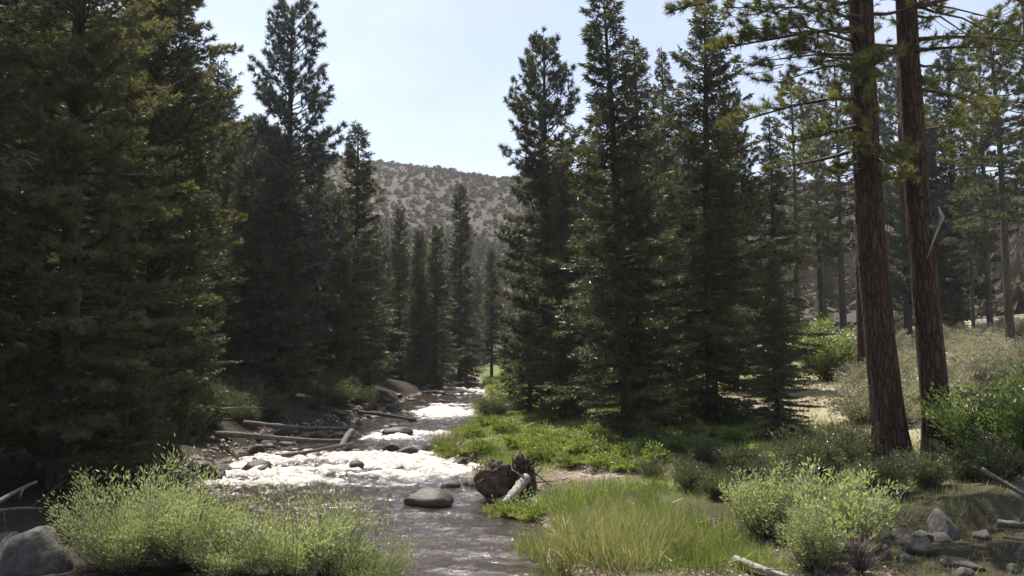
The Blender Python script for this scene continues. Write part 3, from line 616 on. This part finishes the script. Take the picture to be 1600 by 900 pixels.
for px, d in ((850, 19.8), (895, 18.9), (940, 18.6), (980, 18.2), (1015, 19), (1045, 21.5), (1070, 20), (925, 23.5), (975, 24.2), (1030, 24.5), (1110, 21.8), (840, 24.5), (815, 22.6), (750, 21.8), (1150, 21), (880, 21), (905, 20.2), (930, 21.5), (700, 23.3), (716, 22.4), (735, 25), (960, 19.5), (860, 23), (800, 16.4), (830, 15.9), (790, 26), (760, 28), (1000, 20)):
    bush('low', px, d, 'low bright green plant growing in the grass of the right creek bank', rng.uniform(.7, 1.1), rng.uniform(0, 6), 'low_plant', 'low plants on the right bank')
n = 0
while n < 120:
    d = rng.uniform(21, 62); px = rng.uniform(1235, 1640); x = (px - 800) / F * d
    if x < 8 or (1235 < px < 1350 and d < 37): continue
    bush(random.choice(['sageA', 'sageB']), px, d, 'rounded grey-green sagebrush growing on the dry meadow behind the red-barked pines', rng.uniform(.7, 1.9), rng.uniform(0, 6), 'sagebrush', 'sagebrush on the dry meadow'); n += 1

# grasses
def blades_field(n, fx, fy, dens, hh, ww, mat, seed, lean=.35, accept=None):
    rg = np.random.default_rng(seed); x = rg.uniform(*fx, n); y = rg.uniform(*fy, n)
    k = accept(x, y, rg); x, y = x[k], y[k]; z = gh(x, y) - .02; B = Blades(rg)
    hv = hh * rg.uniform(.5, 1.3, len(x)) * (1 + .5 * vnoise(x * .9, y * .9, seed=seed))
    B.add(np.stack([x, y, z], 1), rg.normal(0, lean, (len(x), 3)) + [0, 0, 1], hv, ww * rg.uniform(.7, 1.3, len(x))); return B.mesh('grass', M[mat])
def acc_right(x, y, rg):
    s = x - edgeR(y); yb = np.interp(x, EX, EY); lowz = (x > 1.2) & (y < yb + .1)
    gpv = np.exp(-(((x - 2.0) / 1.3) ** 2 + ((y - 18.2) / .8) ** 2))
    pr = np.clip(.55 + 1.1 * fbm(x * .5, y * .5, o=3, seed=77), 0, 1) * (1 - np.clip(gpv * 1.6, 0, 1)) * np.where(lowz, .3, 1) * (1 - .8 * sstep(2.6, 3.6, x) * (1 - sstep(14.5, 16.5, y))) * (1 - sstep(8.5, 11, s))  # blades thinned on the cut bank too, keeping its painted shade dark
    return (s > .12) & (rg.uniform(size=len(x)) < pr)
ob('bank_grass', blades_field(130000, (-2, 13), (9, 36), 1, .16, .020, 'grass', 61, accept=acc_right), kind='stuff')
ob('far_bank_grass', blades_field(26000, (-3, 22), (34, 70), 1, .28, .06, 'grass', 62, accept=lambda x, y, rg: (x - edgeR(y) > .2) & (rg.uniform(size=len(x)) < 1 - sstep(9, 16, x))), kind='stuff')
ob('dry_meadow_grass', blades_field(60000, (6, 45), (14, 64), 1, .17, .035, 'dry', 63, accept=lambda x, y, rg: (x < .64 * y + 3) & (rg.uniform(size=len(x)) < sstep(6.5, 10, x - edgeR(y)) * np.clip(.5 + fbm(x * .3, y * .3, seed=78), 0, 1))), kind='stuff')
ob('near_sedge', blades_field(34000, (.2, 8), (9.5, 19), 1, .11, .012, 'reed', 65, .5, accept=lambda x, y, rg: (x - edgeR(y) > .1) & (rg.uniform(size=len(x)) < np.clip(.35 + 1.2 * fbm(x * .9, y * .9, o=3, seed=79), .03, 1)) & (np.exp(-(((x - 2.0) / 1.3) ** 2 + ((y - 18.2) / .8) ** 2)) < .5)), kind='stuff')
def reeds(seed, n, rad, h, w=.012, mat='reed'):
    rg = np.random.default_rng(seed); B = Blades(rg); a = rg.uniform(0, 6.28, n); r = rad * np.sqrt(rg.uniform(0, 1, n))
    P = np.stack([r * np.cos(a), r * np.sin(a), 0 * a - .05], 1); D = rg.normal(0, .36, (n, 3)) + np.stack([P[:, 0] * .35, P[:, 1] * .35, 1 + 0 * a], 1)
    hv = h * rg.uniform(.45, 1.1, n); B.add(P, D, hv, w)
    m = n // 2; B.add(P[:m] + nrm(D[:m]) * (hv[:m] * .5)[:, None], nrm(D[:m]) + rg.normal(0, .35, (m, 3)), hv[:m] * .45, w * .9)
    return B.mesh('reeds', M[mat])
RM = [reeds(71, 620, .6, 1.0), reeds(72, 380, .45, .75), reeds(73, 300, .5, .45, .014, 'grass')]
def reed(px, d, k, label, s=1, group=None, rz=0, name='reed_clump'):
    o = ob(name, RM[k], loc=spot(px, d), label=label, category='reeds'); o.scale = (s, s, s); o.rotation_euler[2] = rz
    if group: o['group'] = group
reed(940, 12.1, 0, 'tall upright clump of green reeds at the bottom centre-right', .92)
reed(1005, 12.4, 0, 'tall reed clump overlapping the right side of the biggest clump', .85, rz=2)
reed(890, 12.6, 1, 'shorter reed clump at the water edge, left of the biggest clump', 1, rz=1)
for px, d, k, s in ((850, 13.6, 2, 1), (1060, 12.2, 1, .8), (1100, 11.8, 2, 1.1), (1150, 12.3, 2, .9), (900, 14.4, 2, .8), (960, 14.5, 1, .8), (1030, 13.5, 1, .8), (1100, 12.9, 2, .9), (1060, 11.4, 2, 1.1), (1040, 14.6, 2, 1.2), (1075, 14.1, 1, .6), (985, 15.4, 2, 1.2), (935, 16.1, 2, 1.1), (1010, 13.9, 2, 1.3), (1120, 13.4, 2, 1.2), (890, 15.6, 2, 1.2), (1190, 11.6, 2, .8), (980, 11.4, 1, .9), (1010, 16.4, 2, .9), (870, 11.8, 2, .8)):
    reed(px, d, k, 'low tuft of pale sedge on the damp ground around the tall reeds', s, 'sedge tufts at the bottom right', px, 'sedge_tuft')
for px, d in ((745, 30), (760, 33), (750, 38), (700, 24), (725, 26.5), (770, 36)):
    reed(px, d, 1, 'reed tuft leaning over the right edge of the rapids', 1.0, 'reeds along the rapids', px, 'reed_tuft')
# undergrowth on the shaded left bank
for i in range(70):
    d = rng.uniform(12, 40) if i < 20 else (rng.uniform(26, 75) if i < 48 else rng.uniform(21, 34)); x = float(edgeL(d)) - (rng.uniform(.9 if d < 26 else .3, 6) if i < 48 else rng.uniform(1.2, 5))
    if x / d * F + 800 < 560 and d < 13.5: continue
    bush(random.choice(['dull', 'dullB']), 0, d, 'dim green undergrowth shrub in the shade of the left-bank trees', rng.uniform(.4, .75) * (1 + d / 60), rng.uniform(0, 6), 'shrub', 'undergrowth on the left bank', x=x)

# ------------------------------------------------------------------ rocks, logs
def rock_mesh(seed, mat, flat=.65, sub=3):
    import bmesh
    bm = bmesh.new(); bmesh.ops.create_icosphere(bm, subdivisions=sub, radius=1)
    V = np.array([v.co[:] for v in bm.verts]); rg = np.random.default_rng(seed)
    for k in range(14):
        nn = nrm(rg.normal(size=3)); c = rg.uniform(.5, .85); dd = V @ nn; V = V - np.where(dd > c, (dd - c) * .85, 0)[:, None] * nn
    V = V * (1 + .22 * fbm(V[:, 0] * 1.5 + seed, V[:, 1] * 1.5, V[:, 2] * 1.5, o=4, seed=seed) + .05 * fbm(V[:, 0] * 5 + seed, V[:, 1] * 5, V[:, 2] * 5, o=2, seed=seed))[:, None] * [1, .8, flat]
    for v, c in zip(bm.verts, V): v.co = c
    me = bpy.data.meshes.new('rock'); bm.to_mesh(me); bm.free(); me.materials.append(M[mat])
    me.polygons.foreach_set('use_smooth', np.ones(len(me.polygons), bool)); return me
RK_ = {m: [rock_mesh(80 + i + 10 * j, m, f) for i, f in enumerate((.6, .75, .5, .9))] for j, m in enumerate(('rock', 'wetrock', 'gravel'))}
def rock(px, d, s, m, label, k=0, group=None, sink=.25, rz=None, sc=None, x=None, name='boulder'):
    p = spot(px, d) if x is None else Vector((x, d, G(x, d)))
    zz = p.z + s * .35 - s * sink
    if float(edgeL(p.y)) < p.x < float(edgeR(p.y)): zz = float(wz(p.y)) + s * .12 - s * sink * .5
    o = ob(name, RK_[m][k], loc=(p.x, p.y, zz), label=label, category='rock'); q = sc or (1, 1, 1)
    o.scale = (s * q[0], s * q[1], s * q[2]); o.rotation_euler[2] = rz if rz is not None else (px * .37) % 6.28
    if group: o['group'] = group
rock(668, 17.0, .54, 'wetrock', 'dark wet boulder in midstream below the rapids', 2, rz=.3, sc=(1.0, .9, .95), sink=.05)
rock(622, 27.5, .42, 'wetrock', 'dark boulder in the rapids beside the left logs', 1, rz=.4, sc=(1.25, 1, .9), sink=-.2)
rock(640, 23.4, .36, 'wetrock', 'low wet stone at the lip of the white water', 2, sc=(1.3, 1, .8), sink=-.1)
rock(668, 24.2, .28, 'wetrock', 'small wet stone right of the lip of the white water', 3)
rock(348, 14.6, .26, 'rock', 'pale flat stone in the brown shallows behind the willows', 2, sc=(1.5, 1, .7))
rock(55, 9.0, .55, 'rock', 'large smooth grey boulder in the bottom left corner', 3, sc=(1, 1, .9))
rock(-5, 9.6, .4, 'rock', 'grey stone cut by the left edge above the large boulder', 1)
rock(1405, 13.0, .24, 'rock', 'pale pointed stone under the red-barked pines, left of two', 1, sc=(1, 1, 1.3))
rock(1472, 13.3, .30, 'rock', 'pale pointed stone under the red-barked pines, right of two', 3, sc=(1, 1, 1.3))
rock(1440, 12.5, .30, 'rock', 'rounded grey stone in front of the two pointed stones', 0)
rock(1500, 11.7, .24, 'rock', 'flat sun-flecked stone at the bottom right', 2, sc=(1.5, 1, .6))
for i in range(115):
    d = rng.uniform(12.5, 45) if i < 60 else rng.uniform(18.5, 42); l0, r0 = float(edgeL(d)), float(edgeR(d)); e = rng.uniform()
    x = l0 + rng.normal(.1, .45) if e < .6 else (r0 + rng.normal(-.1, .25) if e < .8 else rng.uniform(l0, r0))
    if e > .8 and d < 17.5 and x > -3.6: continue
    rock(0, d, rng.uniform(.10, .36), 'wetrock' if rng.uniform() < .6 else 'rock', 'wet stone lying along the edges of the creek', int(rng.integers(4)), 'stones along the creek', x=x, rz=rng.uniform(0, 6), name='stone')
for i in range(45):
    x = rng.uniform(3.6, 9.5); d = rng.uniform(11, 13.8)
    rock(0, d, rng.uniform(.07, .22), 'rock', 'grey stone scattered on the dry gravel at the bottom right', int(rng.integers(4)), 'stones on the dry gravel', x=x, rz=rng.uniform(0, 6), name='stone')
def pebbles(n, seed, fx, fy, s0, s1, acc, mat):
    rg = np.random.default_rng(seed); x = rg.uniform(*fx, n); y = rg.uniform(*fy, n); k = acc(x, y); x, y = x[k], y[k]; m = len(x); z = gh(x, y)
    o = np.array([[1, 0, 0], [0, 1, 0], [-1, 0, 0], [0, -1, 0], [0, 0, 1], [0, 0, -1.]]); s = rg.uniform(s0, s1, m)
    V = o[None] * s[:, None, None] * rg.uniform(.6, 1.2, (m, 6, 1)) * [1, 1, .6]; a = rg.uniform(0, 6.28, m); c, q = np.cos(a)[:, None], np.sin(a)[:, None]
    V = np.stack([V[..., 0] * c - V[..., 1] * q, V[..., 0] * q + V[..., 1] * c, V[..., 2]], -1) + np.stack([x, y, z], 1)[:, None]
    f = np.array([[0, 1, 4], [1, 2, 4], [2, 3, 4], [3, 0, 4], [1, 0, 5], [2, 1, 5], [3, 2, 5], [0, 3, 5]])
    return mesh('pebbles', V.reshape(-1, 3), [(f[None] + (np.arange(m) * 6)[:, None, None]).reshape(-1, 3)], M[mat])
ob('creek_pebbles', pebbles(16000, 3, (-9, 3), (9, 34), .02, .08, lambda x, y: (x > edgeL(y) - .6) & (x < edgeR(y) + .4), 'gravel'), kind='stuff')
ob('bank_pebbles', pebbles(9000, 4, (.4, 12), (10, 20), .012, .05, lambda x, y: ((x > 1.8) & (x < 5) & (y < np.interp(x, EX, EY)) & (y < 14.5)) | (np.exp(-(((x - 2.0) / 1.5) ** 2 + ((y - 18.2) / .9) ** 2)) > .4), 'gravel'), kind='stuff')

def log(a, b, r, label, mat='driftwood', r2=None, seed=0, name='log', group=None, bend=.04, stubs=2):
    rg = np.random.default_rng(seed); a, b = np.array(a[:]), np.array(b[:]); L = np.linalg.norm(b - a); t = np.linspace(0, 1, 14)
    sdv = nrm(np.cross(b - a, [0, 0, 1])); pts = a + (b - a) * t[:, None] + sdv * (bend * L * np.sin(t * 3.1 + seed))[:, None] + np.array([0, 0, 1]) * (bend * .3 * L * np.sin(t * 5 + seed))[:, None]
    c = pts[0].copy(); rr = np.interp(t, [0, 1], [r, r2 or r * .6]) * (1 + .08 * rg.normal(size=14)); T = Tubes()
    T.add(pts - c, rr, 12, lambda i, q: 1 + .10 * vnoise(q * 2 + seed, i * .4) + .05 * vnoise(q * 6, i * .8))
    for i in range(stubs):
        j = int(rg.integers(3, 12)); dv = nrm(rg.normal(size=3) + [0, 0, .8]); T.add([pts[j] - c, pts[j] - c + dv * rg.uniform(.2, .6)], [r * .25, r * .08], 5)
    o = ob(name, T.mesh(name, M[mat]), loc=c, label=label, category='log')
    if group: o['group'] = group
    return o
def W_(px, py, d): return at(px, py, d)
def over(px, d, h):
    p = spot(px, d); z = max(p.z, float(wz(d)) if float(edgeL(d)) < p.x < float(edgeR(d)) else p.z); return Vector((p.x, p.y, z + h))
log(over(335, 23.2, .16), over(548, 24.6, .2), .085, 'longest pale driftwood log lying level along the left side of the rapids', seed=1)
log(over(380, 25.5, .2), over(545, 26.5, .3), .085, 'driftwood log behind the longest one, partly in shade', seed=2)
log(over(430, 22.6, .05), over(553, 23.7, .2), .06, 'thin driftwood log at the edge of the white water', seed=3)
log(over(533, 23.4, .05), over(546, 25.0, .4), .08, 'short thick stub crossing the end of the driftwood pile', seed=4, r2=.1)
log(over(300, 25, .2), over(420, 28, .3), .08, 'shaded grey log leaning on the left bank above the pile', seed=5)
log(over(560, 33, .1), over(650, 32, .1), .08, 'dark log lying across the stones at the upstream bend', 'bark', seed=6)
log(over(1150, 11.6, .10), over(1232, 10.9, .10), .055, 'thin bleached stick on the gravel at the bottom right of the reeds', 'deadwood', seed=7)
log(over(1535, 14.2, .35), over(1640, 13.6, .30), .05, 'bleached branch lying under the bright green shrub at the right edge', 'driftwood', seed=8)
log(over(1560, 13.2, .18), over(1650, 12.8, .2), .06, 'lower grey branch beneath the other at the right edge', 'driftwood', seed=9)
log(over(-30, 9.3, .5), over(50, 10.2, .75), .03, 'pale bare branch above the boulder in the bottom left corner', 'driftwood', seed=10)
log(over(-30, 10.2, .4), over(70, 9.9, .45), .022, 'thin curved bare branch behind the large boulder', 'driftwood', seed=11)
log(over(335, 14.5, .05), over(392, 15.2, .10), .05, 'pale short stick in the brown shallows behind the willows', 'deadwood', seed=12)

# upturned root mass with its bleached stem
rp_ = over(790, 17.6, 0)
stump = thing('root_wad', 'dark upturned tree root mass on the right bank of the creek', 'stump', rp_)
stump.scale = (.86, .86, .86); rgn = np.random.default_rng(99)
T = Tubes()
for (cx_, cy_, cz_, sx, sy, sz) in ((-.22, 0, .36, .48, .34, .42), (.42, .15, .48, .27, .25, .45)):
    th = np.linspace(0, math.pi, 40)[:, None]; ph = (np.arange(64) / 64 * 2 * math.pi)[None]
    V = np.stack([np.sin(th) * np.cos(ph), np.sin(th) * np.sin(ph), np.cos(th) + 0 * ph], -1).reshape(-1, 3)
    V = V * (1 + .75 * fbm(V[:, 0] * 1.9 + cx_ * 3, V[:, 1] * 1.9, V[:, 2] * 1.9, o=5, seed=90))[:, None] * [sx, sy, sz] + [cx_, cy_, cz_]
    i = np.arange(39)[:, None] * 64; j = np.arange(64)[None]; j2 = (j + 1) % 64
    T.V.append(V); T.F.append(np.stack([i + j, i + 64 + j, i + 64 + j2, i + j2], -1).reshape(-1, 4) + T.n); T.n += len(V)
T.T = []
T.add([[0, 0, .1], [0, 0, .3]], [.1, .1], 6)
ob('root_plate', T.mesh('root_plate', M['root']), stump)
T = Tubes()
for i in range(170):
    c = np.array([rgn.uniform(-.55, .6), rgn.uniform(-.15, .2), rgn.uniform(.15, 1.0)]); c[2] *= (.85 if c[0] > .15 else .7)
    d = nrm(np.array([c[0] * 1.2 + rgn.normal(0, .5), -1.0 + rgn.normal(0, .5), rgn.normal(.05, .7)])); L = rgn.uniform(.1, .28) if i % 7 else rgn.uniform(.45, .9)
    k_ = rgn.normal(0, .12, 3); T.add([c, c + d * L * .5 + k_ * .5, c + d * L + k_], [.028, .018, .006], 5)
for x0, z0, x1, z1 in ((.4, .75, .36, 1.08), (.55, .6, .66, .9), (.28, .65, .14, .95), (-.3, .6, -.5, .8), (.45, .7, .52, 1.0)):
    T.add([[x0, .05, z0], [(x0 + x1) / 2 + .03, .02, (z0 + z1) / 2], [x1, 0, z1]], [.06, .045, .015], 6)
ob('roots', T.mesh('roots', M['root']), stump)
log(over(785, 16.6, .06), over(823, 17.4, .42), .085, 'short bleached white log leaning on the dark root mass', 'deadwood', r2=.10, seed=14, bend=.02, stubs=0)
# bare twiggy shrub
T = Tubes()
for i in range(70):
    az = rgn.uniform(0, 6.28); tl = rgn.uniform(0, .9); L = rgn.uniform(.3, .75); d = np.array([math.cos(az) * math.sin(tl), math.sin(az) * math.sin(tl), math.cos(tl)])
    p1 = d * L * .5 + rgn.normal(0, .03, 3); p2 = d * L + rgn.normal(0, .07, 3); d = d * .75; T.add([d * 0, p1 * .75, p2 * .75], [.008, .006, .003], 4); p1 = p1 * .75
    T.add([p1, p1 + d * .2 + rgn.normal(0, .12, 3)], [.005, .002], 3)
o = ob('bare_shrub', T.mesh('bare_shrub', M['twig']), loc=spot(1345, 11.3), label='bare reddish twiggy shrub below the ragged tall willow bush', category='bush')

# ------------------------------------------------------------------ thin summer haze
m, n, l = new_mat('haze'); pv = N(n, 'ShaderNodeVolumePrincipled', Density=HAZE); pv.inputs['Color'].default_value = (.93, .95, .98, 1); pv.inputs['Anisotropy'].default_value = .35
o = N(n, 'ShaderNodeOutputMaterial'); l.new(pv.outputs[0], o.inputs['Volume'])
v = np.array([(x, y, z) for x in (-720, 720) for y in (-80, 1020) for z in (-4, 175)], float)
ob('haze', mesh('haze', v, [np.array([(0, 1, 3, 2), (4, 6, 7, 5), (0, 4, 5, 1), (2, 3, 7, 6), (0, 2, 6, 4), (1, 5, 7, 3)])], m), kind='stuff')
